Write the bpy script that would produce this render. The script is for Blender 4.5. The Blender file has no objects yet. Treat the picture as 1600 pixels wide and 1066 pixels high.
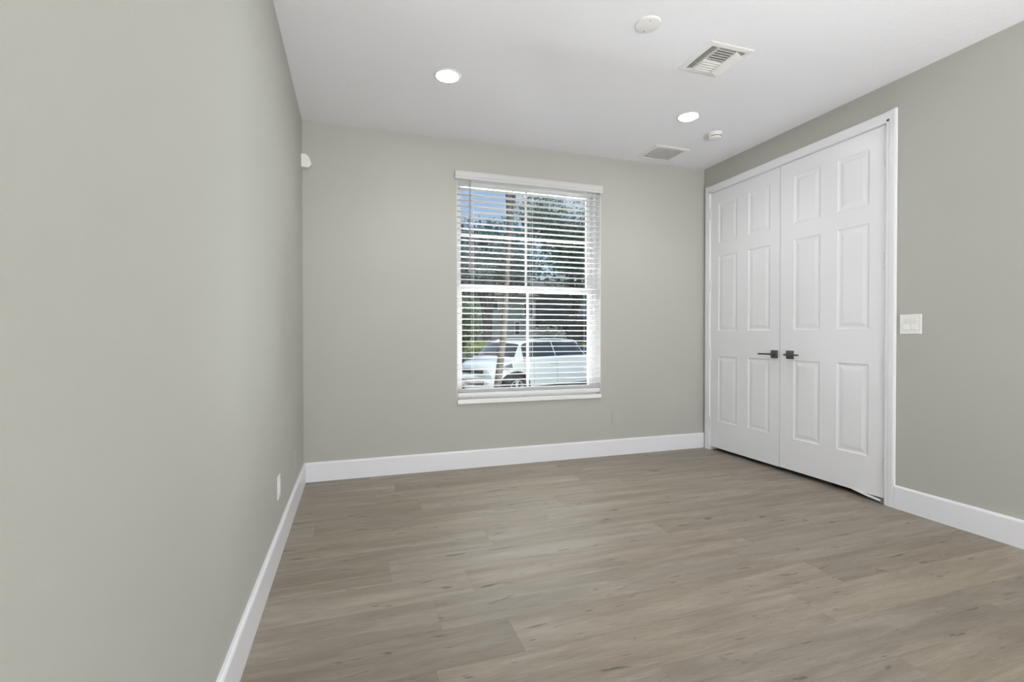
import bpy, bmesh, math, random
from mathutils import Vector, Matrix
random.seed(7)
S = bpy.context.scene
COL = S.collection
PI = math.pi
W, H = 3.670, 2.740            # room width, ceiling height
YF = -10.5                      # far (front) end of the open-plan room behind the camera
GZ = -0.45                     # ground level outside

# ------------------------------------------------------------------ camera
cam_d = bpy.data.cameras.new('camera')
cam_d.sensor_fit = 'HORIZONTAL'; cam_d.sensor_width = 36.0
cam_d.lens = 750.16 / 1600 * 36.0
cam_d.clip_start = 0.02; cam_d.clip_end = 500
cam = bpy.data.objects.new('camera', cam_d); COL.objects.link(cam)
yaw, pitch, roll = 0.31745, -0.00975, -0.00094
cy_, sy_, cp_, sp_ = math.cos(yaw), math.sin(yaw), math.cos(pitch), math.sin(pitch)
fw = Vector((sy_*cp_, cy_*cp_, sp_)); rt = Vector((cy_, -sy_, 0)); up = rt.cross(fw)
r2 = rt*math.cos(roll)+up*math.sin(roll); u2 = up*math.cos(roll)-rt*math.sin(roll)
cam.matrix_world = Matrix(((r2.x, u2.x, -fw.x, .36854), (r2.y, u2.y, -fw.y, -3.93946), (r2.z, u2.z, -fw.z, 1.10507), (0, 0, 0, 1)))
S.camera = cam

# ------------------------------------------------------------------ view
S.view_settings.view_transform = 'Standard'
S.view_settings.look = 'None'
S.view_settings.gamma = 1.0
S.view_settings.use_curve_mapping = False
S.view_settings.exposure = 0.24

# ------------------------------------------------------------------ world: blue sky with white clouds
world = bpy.data.worlds.new('sky'); S.world = world; world.use_nodes = True
nt = world.node_tree; nt.nodes.clear()
wo = nt.nodes.new('ShaderNodeOutputWorld'); bg = nt.nodes.new('ShaderNodeBackground')
tc = nt.nodes.new('ShaderNodeTexCoord'); mp = nt.nodes.new('ShaderNodeMapping'); mp.inputs['Scale'].default_value = (1, 1, 2.6)
ns = nt.nodes.new('ShaderNodeTexNoise'); ns.inputs['Scale'].default_value = 3.2; ns.inputs['Detail'].default_value = 7; ns.inputs['Roughness'].default_value = .58
cr = nt.nodes.new('ShaderNodeValToRGB'); cr.color_ramp.elements[0].position = .47; cr.color_ramp.elements[1].position = .66
sx = nt.nodes.new('ShaderNodeSeparateXYZ'); cg = nt.nodes.new('ShaderNodeValToRGB')
cg.color_ramp.elements[0].position = 0.0; cg.color_ramp.elements[0].color = (.66, .80, .95, 1)
cg.color_ramp.elements[1].position = .55; cg.color_ramp.elements[1].color = (.22, .45, .86, 1)
mx = nt.nodes.new('ShaderNodeMix'); mx.data_type = 'RGBA'; mx.inputs[7].default_value = (.98, .98, 1, 1)
L = nt.links.new
L(tc.outputs['Generated'], mp.inputs[0]); L(mp.outputs[0], ns.inputs['Vector']); L(ns.outputs[0], cr.inputs[0])
L(tc.outputs['Generated'], sx.inputs[0]); L(sx.outputs[2], cg.inputs[0]); L(cg.outputs[0], mx.inputs[6]); L(cr.outputs[0], mx.inputs[0])
L(mx.outputs[2], bg.inputs[0]); L(bg.outputs[0], wo.inputs[0]); bg.inputs[1].default_value = 0.75

# ------------------------------------------------------------------ sun and added fill lamps
def light(name, typ, loc, power, color=(1, 1, 1), aim=None, **kw):
    d = bpy.data.lights.new(name, typ); d.energy = power; d.color = color
    for k, v in kw.items(): setattr(d, k, v)
    o = bpy.data.objects.new(name, d); COL.objects.link(o); o.location = loc
    if aim is not None: o.rotation_euler = (Vector(aim)-Vector(loc)).to_track_quat('-Z', 'Y').to_euler()
    return o
light('sun', 'SUN', (6, 10, 20), 2.2, (1, .96, .90), aim=(3.2, 8.6, 0), angle=.02)
# added fill lamp at the unseen end of the room, behind the camera
light('rear_fill', 'AREA', (1.05, YF+.12, 1.25), 90, (1, .995, .985), aim=(1.7, 0, 1.9), shape='RECTANGLE', size=1.6, size_y=2.2)
# unseen fill panels added outside, below and beside the window, to light the room
light('window_fill_low', 'AREA', (1.85, 1.3, -.08), 1750, (1, .99, .98), aim=(1.85, .75, 1.74), shape='RECTANGLE', size=4.6, size_y=1.4, spread=math.radians(110))
light('window_fill_west', 'AREA', (-.5, 2.5, 1.2), 120, (1, 1, 1), aim=(1.3, 0, 1.5), shape='RECTANGLE', size=3.2, size_y=3.2)
light('window_fill_east', 'AREA', (5.9, 2.5, 1.2), 1000, (1, 1, 1), aim=(2.4, 0, 1.5), shape='RECTANGLE', size=3.2, size_y=3.2)
light('floor_fill', 'AREA', (1.85, -7.6, .04), 370, (1, .99, .97), aim=(1.85, -7.6, 2.7), shape='RECTANGLE', size=3.2, size_y=3.0)  # added upward fill on the floor, out of view behind the camera
BEAM = 16
LAMP = 72                       # glow of the recessed lenses; each fitting also carries a spot beam (see can())

# ------------------------------------------------------------------ helpers
def new_bm(): return bmesh.new()
def box(bm, a, b, bev=0, seg=2):
    x0, y0, z0 = [min(p, q) for p, q in zip(a, b)]; x1, y1, z1 = [max(p, q) for p, q in zip(a, b)]
    vs = [bm.verts.new(c) for c in ((x0,y0,z0),(x1,y0,z0),(x1,y1,z0),(x0,y1,z0),(x0,y0,z1),(x1,y0,z1),(x1,y1,z1),(x0,y1,z1))]
    fs = [bm.faces.new([vs[i] for i in f]) for f in ((0,3,2,1),(4,5,6,7),(0,1,5,4),(1,2,6,5),(2,3,7,6),(3,0,4,7))]
    if bev:
        es = list({e for f in fs for e in f.edges})
        bmesh.ops.bevel(bm, geom=es, offset=bev, segments=seg, profile=.5, affect='EDGES')
    return vs
def prism(bm, prof, axis, a, b, bev=0):
    """extrude a closed 2-D outline along axis (0,1,2) from a to b"""
    def P(p, t):
        if axis == 0: return (t, p[0], p[1])
        if axis == 1: return (p[0], t, p[1])
        return (p[0], p[1], t)
    v0 = [bm.verts.new(P(p, a)) for p in prof]; v1 = [bm.verts.new(P(p, b)) for p in prof]; n = len(prof)
    fs = [bm.faces.new(v0), bm.faces.new(v1[::-1])]
    for i in range(n): fs.append(bm.faces.new((v0[i], v1[i], v1[(i+1) % n], v0[(i+1) % n])))
    return fs
def lathe(bm, prof, c=(0, 0, 0), axis=2, n=40, cap=True):
    """profile (r, h) spun around axis through c"""
    rings = []
    for r, h in prof:
        ring = []
        if r < 1e-6:
            p = [0, 0, 0]; p[axis] = h; ring = [bm.verts.new((c[0]+p[0], c[1]+p[1], c[2]+p[2]))]
        else:
            for i in range(n):
                t = 2*PI*i/n; q = [r*math.cos(t), r*math.sin(t)]; q.insert(axis, h)
                ring.append(bm.verts.new((c[0]+q[0], c[1]+q[1], c[2]+q[2])))
        rings.append(ring)
    for A, B in zip(rings, rings[1:]):
        for i in range(n):
            j = (i+1) % n
            if len(A) == 1 and len(B) == 1: continue
            if len(A) == 1: bm.faces.new((A[0], B[i], B[j]))
            elif len(B) == 1: bm.faces.new((A[i], B[0], A[j]))
            else: bm.faces.new((A[i], B[i], B[j], A[j]))
    if cap:
        for R in (rings[0], rings[-1]):
            if len(R) > 1: bm.faces.new(R)
def tube(bm, pts, r, n=8):
    """round tube through points, radius r (number or list)"""
    pts = [Vector(p) for p in pts]; rr = r if isinstance(r, (list, tuple)) else [r]*len(pts); rings = []
    for i, p in enumerate(pts):
        d = (pts[min(i+1, len(pts)-1)]-pts[max(i-1, 0)]).normalized()
        a = d.cross(Vector((0, 0, 1)) if abs(d.z) < .9 else Vector((1, 0, 0))).normalized(); b = d.cross(a)
        rings.append([bm.verts.new(p+(a*math.cos(2*PI*k/n)+b*math.sin(2*PI*k/n))*rr[i]) for k in range(n)])
    for A, B in zip(rings, rings[1:]):
        for k in range(n): bm.faces.new((A[k], A[(k+1) % n], B[(k+1) % n], B[k]))
    bm.faces.new(rings[0][::-1]); bm.faces.new(rings[-1])
def root_loc(o):
    while o.parent: o = o.parent
    return Vector(o.location)
def obj(name, bm, mat, parent=None, smooth=False, world=True):
    """link bm as ONE mesh object; world: its coordinates are world ones even under a parent"""
    if parent is not None and world: bmesh.ops.translate(bm, verts=bm.verts, vec=-root_loc(parent))
    bmesh.ops.recalc_face_normals(bm, faces=bm.faces)
    me = bpy.data.meshes.new(name); bm.to_mesh(me); bm.free()
    if mat: me.materials.append(mat)
    if smooth:
        me.shade_smooth()
        me.set_sharp_from_angle(angle=math.radians(38))
    o = bpy.data.objects.new(name, me); COL.objects.link(o)
    if parent is not None: o.parent = parent
    return o
def thing(name, label, cat, loc, group=None, rz=0):
    o = bpy.data.objects.new(name, None); COL.objects.link(o); o.location = loc; o.rotation_euler = (0, 0, rz); o.empty_display_size = .1
    o['label'] = label; o['category'] = cat
    if group: o['group'] = group
    return o
def tag(o, label, cat, group=None):
    o['label'] = label; o['category'] = cat
    if group: o['group'] = group
    return o
def struct(name, bm, mat, parent=None, **k):
    o = obj(name, bm, mat, parent, **k); o['kind'] = 'structure'; return o
def dup(root, loc, label=None):
    r = root.copy(); COL.objects.link(r); r.location = loc
    if label: r['label'] = label
    for ch in list(root.children):
        c = ch.copy(); COL.objects.link(c); c.parent = r
        for g in ch.children:
            d = g.copy(); COL.objects.link(d); d.parent = c
    return r

# ------------------------------------------------------------------ materials
def mat(name, col, rough=.5, spec=.5, metal=0, coat=0, bump=0, bscale=100, var=0, vscale=6, detail=3):
    m = bpy.data.materials.new(name); m.use_nodes = True; t = m.node_tree; b = t.nodes['Principled BSDF']
    b.inputs['Base Color'].default_value = (*col, 1); b.inputs['Roughness'].default_value = rough
    b.inputs['Specular IOR Level'].default_value = spec; b.inputs['Metallic'].default_value = metal; b.inputs['Coat Weight'].default_value = coat
    c = t.nodes.new('ShaderNodeTexCoord')
    if bump:
        n = t.nodes.new('ShaderNodeTexNoise'); n.inputs['Scale'].default_value = bscale; n.inputs['Detail'].default_value = detail
        bp = t.nodes.new('ShaderNodeBump'); bp.inputs['Strength'].default_value = bump; bp.inputs['Distance'].default_value = .004
        t.links.new(c.outputs['Object'], n.inputs['Vector']); t.links.new(n.outputs[0], bp.inputs['Height']); t.links.new(bp.outputs[0], b.inputs['Normal'])
    if var:
        n = t.nodes.new('ShaderNodeTexNoise'); n.inputs['Scale'].default_value = vscale; n.inputs['Detail'].default_value = 4
        r = t.nodes.new('ShaderNodeValToRGB'); r.color_ramp.elements[0].position = .3; r.color_ramp.elements[1].position = .7
        r.color_ramp.elements[0].color = (*[max(0, v*(1-var)) for v in col], 1); r.color_ramp.elements[1].color = (*[min(1, v*(1+var)) for v in col], 1)
        t.links.new(c.outputs['Object'], n.inputs['Vector']); t.links.new(n.outputs[0], r.inputs[0]); t.links.new(r.outputs[0], b.inputs['Base Color'])
    return m
M_wall = mat('wall_paint', (.456, .461, .425), .62, .3, bump=.12, bscale=220, var=.012, vscale=2)
M_ceil = mat('textured_ceiling', (.880, .888, .935), .8, .2, bump=.55, bscale=75, detail=5)
M_white = mat('white_semigloss', (.815, .822, .86), .32, .5, bump=.03, bscale=60)
M_trim = mat('white_trim', (.81, .818, .86), .34, .5, bump=.03, bscale=60)
M_plastic = mat('white_plastic', (.82, .82, .81), .38, .5)
M_plate = mat('painted_plate', (.456, .461, .425), .5, .4)
M_slat = mat('white_slat', (.80, .80, .80), .4, .4)
M_cord = mat('white_cord', (.85, .85, .84), .7, .2)
M_wand = mat('wand_plastic', (.33, .31, .30), .35, .5)
M_sill = mat('white_stone', (.84, .84, .83), .2, .5, var=.02, vscale=9)
M_vinyl = mat('white_vinyl', (.78, .79, .79), .35, .5)
M_metal = mat('gunmetal', (.12, .12, .125), .38, .5, metal=.85)
M_dark = mat('dark_slot', (.03, .03, .03), .7, .2)
M_gray = mat('gray_core', (.30, .30, .30), .6, .3)
M_nickel = mat('painted_hinge', (.74, .74, .74), .35, .5)
M_rubber = mat('gray_rubber', (.22, .22, .24), .7, .3)

def emis(name, col, s):
    m = bpy.data.materials.new(name); m.use_nodes = True; t = m.node_tree; b = t.nodes['Principled BSDF']
    b.inputs['Base Color'].default_value = (.9, .9, .9, 1); b.inputs['Emission Color'].default_value = (*col, 1); b.inputs['Emission Strength'].default_value = s
    return m
M_lens = emis('lit_lens', (1, .99, .97), LAMP)

def glass(name):
    m = bpy.data.materials.new(name); m.use_nodes = True; t = m.node_tree; t.nodes.clear()
    o = t.nodes.new('ShaderNodeOutputMaterial'); x = t.nodes.new('ShaderNodeMixShader'); a = t.nodes.new('ShaderNodeBsdfTransparent'); g = t.nodes.new('ShaderNodeBsdfGlossy')
    f = t.nodes.new('ShaderNodeFresnel'); f.inputs['IOR'].default_value = 1.35
    a.inputs[0].default_value = (.95, .97, .97, 1); g.inputs['Roughness'].default_value = .02
    t.links.new(f.outputs[0], x.inputs[0]); t.links.new(a.outputs[0], x.inputs[1]); t.links.new(g.outputs[0], x.inputs[2]); t.links.new(x.outputs[0], o.inputs[0])
    return m
M_glass = glass('window_glass')

def floor_material():
    m = bpy.data.materials.new('oak_plank_floor'); m.use_nodes = True; t = m.node_tree; b = t.nodes['Principled BSDF']; lk = t.links.new
    def N(k, **kw):
        n = t.nodes.new(k)
        for a, v in kw.items(): setattr(n, a, v)
        return n
    def Mt(op, a=None, bb=None, va=None, vb=None):
        n = N('ShaderNodeMath', operation=op)
        if a is not None: lk(a, n.inputs[0])
        elif va is not None: n.inputs[0].default_value = va
        if bb is not None: lk(bb, n.inputs[1])
        elif vb is not None: n.inputs[1].default_value = vb
        return n.outputs[0]
    PW, PL = .2125, 1.52
    c = N('ShaderNodeTexCoord'); s = N('ShaderNodeSeparateXYZ'); lk(c.outputs['Object'], s.inputs[0])
    yy = Mt('DIVIDE', Mt('ADD', s.outputs[1], vb=1.727+.2125*60), vb=PW); row = Mt('FLOOR', yy); fy = Mt('SUBTRACT', yy, row)
    wn = N('ShaderNodeTexWhiteNoise', noise_dimensions='1D'); lk(row, wn.inputs['W'])
    xx = Mt('DIVIDE', Mt('ADD', s.outputs[0], Mt('ADD', Mt('MULTIPLY', wn.outputs[0], vb=PL*7.3), vb=20)), vb=PL); colx = Mt('FLOOR', xx); fx = Mt('SUBTRACT', xx, colx)
    cb = N('ShaderNodeCombineXYZ'); lk(row, cb.inputs[0]); lk(colx, cb.inputs[1])
    w2 = N('ShaderNodeTexWhiteNoise', noise_dimensions='2D'); lk(cb.outputs[0], w2.inputs['Vector'])
    # grain coordinates: stretched along the plank, shifted per plank
    off = N('ShaderNodeVectorMath', operation='SCALE'); lk(w2.outputs['Color'], off.inputs[0]); off.inputs['Scale'].default_value = 37
    ad = N('ShaderNodeVectorMath', operation='ADD'); lk(c.outputs['Object'], ad.inputs[0]); lk(off.outputs[0], ad.inputs[1])
    def noise(scale, sc, det, rgh=.55, dist=0):
        mpn = N('ShaderNodeMapping'); mpn.inputs['Scale'].default_value = sc; lk(ad.outputs[0], mpn.inputs[0])
        n = N('ShaderNodeTexNoise'); n.inputs['Scale'].default_value = scale; n.inputs['Detail'].default_value = det; n.inputs['Roughness'].default_value = rgh; n.inputs['Distortion'].default_value = dist
        lk(mpn.outputs[0], n.inputs['Vector']); return n.outputs[0]
    fine = noise(14, (1.0, 14, 1), 5, .65)
    broad = noise(2.2, (.75, 6.5, 1), 4, .55, .6)
    knot = noise(6.0, (1.0, 4.6, 1), 2, .5, .4)
    fleck = noise(15, (.75, 5.5, 1), 2, .5, .2)
    streak = noise(7.5, (.55, 9, 1), 3, .6)
    r1 = N('ShaderNodeValToRGB'); e = r1.color_ramp.elements
    e[0].position = .33; e[0].color = (.186, .157, .129, 1); e[1].position = .68; e[1].color = (.345, .302, .256, 1)
    el = r1.color_ramp.elements.new(.5); el.color = (.252, .217, .180, 1)
    v = Mt('ADD', Mt('MULTIPLY', broad, vb=.62), Mt('MULTIPLY', fine, vb=.38)); lk(v, r1.inputs[0])
    # per plank tint
    hv = N('ShaderNodeHueSaturation'); lk(r1.outputs[0], hv.inputs['Color'])
    lk(Mt('ADD', Mt('MULTIPLY', w2.outputs[0], vb=.24), vb=.90), hv.inputs['Value'])
    sep = N('ShaderNodeSeparateXYZ'); lk(w2.outputs['Color'], sep.inputs[0])
    lk(Mt('ADD', Mt('MULTIPLY', sep.outputs[1], vb=.22), vb=.98), hv.inputs['Saturation'])
    # dark flecks and knots
    kr = N('ShaderNodeValToRGB'); kr.color_ramp.elements[0].position = .665; kr.color_ramp.elements[1].position = .735; lk(knot, kr.inputs[0])
    sr = N('ShaderNodeValToRGB'); sr.color_ramp.elements[0].position = .64; sr.color_ramp.elements[1].position = .78; lk(streak, sr.inputs[0])
    fr = N('ShaderNodeValToRGB'); fr.color_ramp.elements[0].position = .70; fr.color_ramp.elements[1].position = .77; lk(fleck, fr.inputs[0])
    fl = Mt('MAXIMUM', Mt('MAXIMUM', Mt('MULTIPLY', kr.outputs[0], vb=.70), Mt('MULTIPLY', fr.outputs[0], vb=.62)), Mt('MULTIPLY', sr.outputs[0], vb=.34))
    m1 = N('ShaderNodeMix', data_type='RGBA'); lk(fl, m1.inputs[0]); lk(hv.outputs[0], m1.inputs[6]); m1.inputs[7].default_value = (.060, .050, .043, 1)
    # bevelled joints between planks
    ex = Mt('MULTIPLY', Mt('MINIMUM', fx, Mt('SUBTRACT', None, fx, va=1)), vb=PL)
    ey = Mt('MULTIPLY', Mt('MINIMUM', fy, Mt('SUBTRACT', None, fy, va=1)), vb=PW)
    jm = Mt('LESS_THAN', Mt('MINIMUM', ex, ey), vb=.0011)
    m2 = N('ShaderNodeMix', data_type='RGBA'); lk(Mt('MULTIPLY', jm, vb=.26), m2.inputs[0]); lk(m1.outputs[2], m2.inputs[6]); m2.inputs[7].default_value = (.07, .06, .05, 1)
    lk(m2.outputs[2], b.inputs['Base Color'])
    b.inputs['Roughness'].default_value = .47; b.inputs['Specular IOR Level'].default_value = .5
    bp = N('ShaderNodeBump'); bp.inputs['Strength'].default_value = .10; bp.inputs['Distance'].default_value = .002; lk(fine, bp.inputs['Height']); lk(bp.outputs[0], b.inputs['Normal'])
    return m
M_floor = floor_material()

# ================================================================== ROOM SHELL
bm = new_bm(); box(bm, (-.15, YF-.15, -.12), (W+1.1, .0, 0)); struct('floor', bm, M_floor)
def zc(x, y):   # the ceiling sags a few millimetres across the window wall
    t = max(0, 1+y/2.2); return H+t*(-.005+.020*x/W)
bm = new_bm(); nx, ny = 8, 20; g = {}
xs = [-.15+(W+.30)*i/nx for i in range(nx+1)]; ys = [YF-.15+(-YF+.30)*j/ny for j in range(ny+1)]
for i, x in enumerate(xs):
    for j, y in enumerate(ys): g[i, j, 0] = bm.verts.new((x, y, zc(min(max(x, 0), W), min(y, 0)))); g[i, j, 1] = bm.verts.new((x, y, H+.16))
for i in range(nx):
    for j in range(ny):
        for k in (0, 1): bm.faces.new((g[i, j, k], g[i+1, j, k], g[i+1, j+1, k], g[i, j+1, k]))
for i in range(nx):
    for j in (0, ny): bm.faces.new((g[i, j, 0], g[i+1, j, 0], g[i+1, j, 1], g[i, j, 1]))
for j in range(ny):
    for i in (0, nx): bm.faces.new((g[i, j, 0], g[i, j+1, 0], g[i, j+1, 1], g[i, j, 1]))
struct('ceiling', bm, M_ceil)
TOP = H+.03
bm = new_bm(); box(bm, (-.15, YF-.15, -.12), (0, .2, TOP)); struct('wall_left', bm, M_wall)
WX0, WX1, WZ0, WZ1 = 1.181, 2.521, .576, 2.470      # window opening
bm = new_bm()
box(bm, (0, 0, GZ), (WX0, .2, TOP)); box(bm, (WX1, 0, GZ), (W+1.1, .2, TOP)); box(bm, (WX0, 0, GZ), (WX1, .2, WZ0-.035)); box(bm, (WX0, 0, WZ1), (WX1, .2, TOP))
struct('wall_back', bm, M_wall)
DY0, DY1, DZ = -.086, -1.728, 2.492                 # double-door opening
bm = new_bm()
box(bm, (W, 0, -.12), (W+.13, DY0, TOP)); box(bm, (W, DY1, -.12), (W+.13, YF-.15, TOP)); box(bm, (W, DY0, DZ), (W+.13, DY1, TOP))
struct('wall_right', bm, M_wall)
# closet behind the doors
bm = new_bm()
box(bm, (W+1.0, 0, -.12), (W+1.1, -1.9, TOP)); box(bm, (W+.13, -1.85, -.12), (W+1.1, -1.95, TOP)); box(bm, (W+.13, .0, TOP), (W+1.1, -1.95, TOP+.1))
struct('wall_closet', bm, M_wall)
# unseen front wall; its wide opening is added to let daylight in
bm = new_bm()
box(bm, (0, YF, -.12), (.25, YF-.15, TOP)); box(bm, (W-.2, YF, -.12), (W, YF-.15, TOP)); box(bm, (.25, YF, 2.45), (W-.2, YF-.15, TOP))
struct('wall_front', bm, M_wall)

# baseboards: flat board with an eased top edge
def base_prof(t=.0165, h=.147): return [(0, 0), (t, 0), (t, h-.012), (t-.003, h-.004), (t-.008, h), (0, h)]
bm = new_bm(); prism(bm, base_prof(), 1, YF, 0); struct('baseboard_left', bm, M_trim)
bm = new_bm(); prism(bm, [(-a, b) for a, b in base_prof()], 0, 0.0, W); struct('baseboard_back', bm, M_trim)
bm = new_bm(); prism(bm, [(W-a, b) for a, b in base_prof()], 1, YF, -1.784); struct('baseboard_right', bm, M_trim)

# ================================================================== DOUBLE DOOR
CT = .016
bm = new_bm()
def casing_profile(a, b):    # across the casing: thin inner bead, thicker outer edge
    s = 1 if b > a else -1; w = abs(b-a)
    return [(0, a), (-.010, a), (-.0125, a+s*.004), (-.0125, a+s*.018), (-.0145, a+s*.024), (-CT, a+s*(w-.010)), (-CT+.003, a+s*(w-.003)), (-.011, b), (0, b)]
CY0, CY1 = -.092, -1.722; CZ = 2.492
prism(bm, [(W+p, q) for p, q in casing_profile(CY0, -.030)], 2, 0, CZ+.070)
prism(bm, [(W+p, q) for p, q in casing_profile(CY1, -1.785)], 2, 0, CZ+.070)
pr = casing_profile(CZ, CZ+.068)
prism(bm, [(W+p, q) for p, q in pr], 1, -.040, -1.775)
struct('trim_1', bm, M_trim)['label'] = 'white casing around the double doors'
bm = new_bm()   # jambs and stop behind the casing
box(bm, (W-.001, DY0, 0), (W+.129, -.096, DZ)); box(bm, (W-.001, DY1, 0), (W+.129, -1.719, DZ)); box(bm, (W-.001, -.096, 2.4885), (W+.129, -1.719, DZ))
box(bm, (W+.046, -.096, 0), (W+.060, -.108, 2.4885)); box(bm, (W+.046, -1.707, 0), (W+.060, -1.719, 2.4885)); box(bm, (W+.046, -.108, 2.476), (W+.060, -1.707, 2.4885))
struct('trim_2', bm, M_trim)

def door_leaf(bm, y0, y1, z0, z1, cols, rows, x0):
    """slab (room face at x0) whose room face has recessed, raised-field panels"""
    T = .040
    ys = sorted({y0, y1, *[v for c in cols for v in c]}); zs = sorted({z0, z1, *[v for r in rows for v in r]})
    V = {}
    def v(y, z, x=x0):
        k = (round(y, 5), round(z, 5), round(x, 5))
        if k not in V: V[k] = bm.verts.new((x, y, z))
        return V[k]
    pan = [(c, r) for c in cols for r in rows]
    for i in range(len(ys)-1):
        for j in range(len(zs)-1):
            cyy, czz = (ys[i]+ys[i+1])/2, (zs[j]+zs[j+1])/2
            hit = [p for p in pan if min(p[0]) < cyy < max(p[0]) and min(p[1]) < czz < max(p[1])]
            if not hit:
                bm.faces.new((v(ys[i], zs[j]), v(ys[i+1], zs[j]), v(ys[i+1], zs[j+1]), v(ys[i], zs[j+1])))
    for c, r in pan:
        a0, a1 = min(c), max(c); b0, b1 = min(r), max(r)
        steps = [(0, 0), (.004, .0025), (.010, .0045), (.016, .0052), (.022, .0052), (.046, .0015), (.050, .0012)]
        prev = [v(a0, b0), v(a1, b0), v(a1, b1), v(a0, b1)]
        for d, dep in steps[1:]:
            cur = [bm.verts.new((x0+dep, y, z)) for y, z in ((a0+d, b0+d), (a1-d, b0+d), (a1-d, b1-d), (a0+d, b1-d))]
            for k in range(4): bm.faces.new((prev[k], prev[(k+1) % 4], cur[(k+1) % 4], cur[k]))
            prev = cur
        bm.faces.new(prev)
    # sides and back
    bk = [bm.verts.new((x0+T, y, z)) for y, z in ((y0, z0), (y1, z0), (y1, z1), (y0, z1))]
    bm.faces.new(bk[::-1])
    lo = [v(y, z0) for y in ys]; hi = [v(y, z1) for y in ys]; sa = [v(ys[0], z) for z in zs]; sb = [v(ys[-1], z) for z in zs]
    flip = ys[0] != y0
    B = {('y0', 'z0'): bk[0], ('y1', 'z0'): bk[1], ('y1', 'z1'): bk[2], ('y0', 'z1'): bk[3]}
    lo_b = [B['y1' if flip else 'y0', 'z0'], B['y0' if flip else 'y1', 'z0']]; hi_b = [B['y1' if flip else 'y0', 'z1'], B['y0' if flip else 'y1', 'z1']]
    bm.faces.new(lo+lo_b[::-1]); bm.faces.new(hi+hi_b[::-1]); bm.faces.new(sa+[hi_b[0], lo_b[0]]); bm.faces.new(sb+[hi_b[1], lo_b[1]])
ROWS = [(.288, .914), (1.152, 1.866), (1.990, 2.366)]
DX = W+.001
bm = new_bm(); door_leaf(bm, -.8945, -.0985, .033, 2.4855, [(-.198, -.432), (-.562, -.796)], ROWS, DX)
door1 = struct('door_1', bm, M_white); door1['label'] = 'left white six-panel door leaf next to the window wall'
bm = new_bm(); door_leaf(bm, -1.7165, -.8985, .036, 2.4855, [(-1.025, -1.252), (-1.383, -1.610)], ROWS, DX)
door2 = struct('door_2', bm, M_white); door2['label'] = 'right white six-panel door leaf next to the light switch'
# hinges: knuckle barrel between leaf and jamb, with the leaf edge
def hinge(parent, y, zc_, s):
    bm = new_bm(); h = .102
    for k in range(5):
        a = zc_-h/2+k*h/5
        lathe(bm, [(.0056, a+.0006), (.0064, a+.0014), (.0064, a+h/5-.0014), (.0056, a+h/5-.0006)], (W-.0055, y, 0), n=14)
    lathe(bm, [(.0035, zc_-h/2-.004), (.0055, zc_-h/2-.002), (.0055, zc_-h/2)], (W-.0055, y, 0), n=12); lathe(bm, [(.0055, zc_+h/2), (.0055, zc_+h/2+.002), (.0035, zc_+h/2+.004)], (W-.0055, y, 0), n=12)
    box(bm, (W-.003, y, zc_-h/2), (W+.001, y+s*.012, zc_+h/2))
    return struct('hinge', bm, M_nickel, parent, smooth=True)
for z in (2.292, 1.596, .930, .264): hinge(door1, -.0965, z, -1)
for z in (2.273, 1.596, .922, .250): hinge(door2, -1.7185, z, 1)
# lever handles with square roses
def handle(parent, y, z, sgn):
    bm = new_bm()
    box(bm, (DX, y-.033, z-.033), (DX-.009, y+.033, z+.033), .0018)
    lathe(bm, [(.012, DX-.009), (.012, DX-.040), (.010, DX-.046)], (0, y, z), axis=0, n=24)
    h = struct('door_handle', bm, M_metal, parent, smooth=True)
    bm = new_bm(); box(bm, (DX-.062, y-sgn*.013, z-.0065), (DX-.046, y+sgn*.116, z+.0065), .002)
    struct('lever', bm, M_metal, h, smooth=True)
handle(door1, -.847, .956, +1); handle(door2, -.996, .956, -1)
bm = new_bm(); box(bm, (W+.004, -.8987, .925), (W+.034, -.8947, .985)); struct('latch_plate', bm, M_metal, door2)
# loose door sweep and the grey corner seal at the right foot of the doors
bm = new_bm()
ptsw = [(-1.500, .034, .0), (-1.545, .028, .004), (-1.60, .020, .007), (-1.65, .015, .008), (-1.698, .0105, .009)]
prev = None
for y, z, d in ptsw:
    ring = [bm.verts.new((DX-d-.001, y, z)), bm.verts.new((DX-d-.003, y, z+.004)), bm.verts.new((DX-d+.001, y, z+.0165 if y < -1.53 else z+.006)), bm.verts.new((DX+.004, y, z+.012 if y < -1.53 else z+.004))]
    if prev:
        for k in range(4): bm.faces.new((prev[k], ring[k], ring[(k+1) % 4], prev[(k+1) % 4]))
    prev = ring
struct('door_sweep', bm, M_plastic, door2)
bm = new_bm(); box(bm, (W-.006, -1.697, 0), (W+.030, -1.7185, .034), .002); struct('corner_seal', bm, M_rubber, door2)

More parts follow.
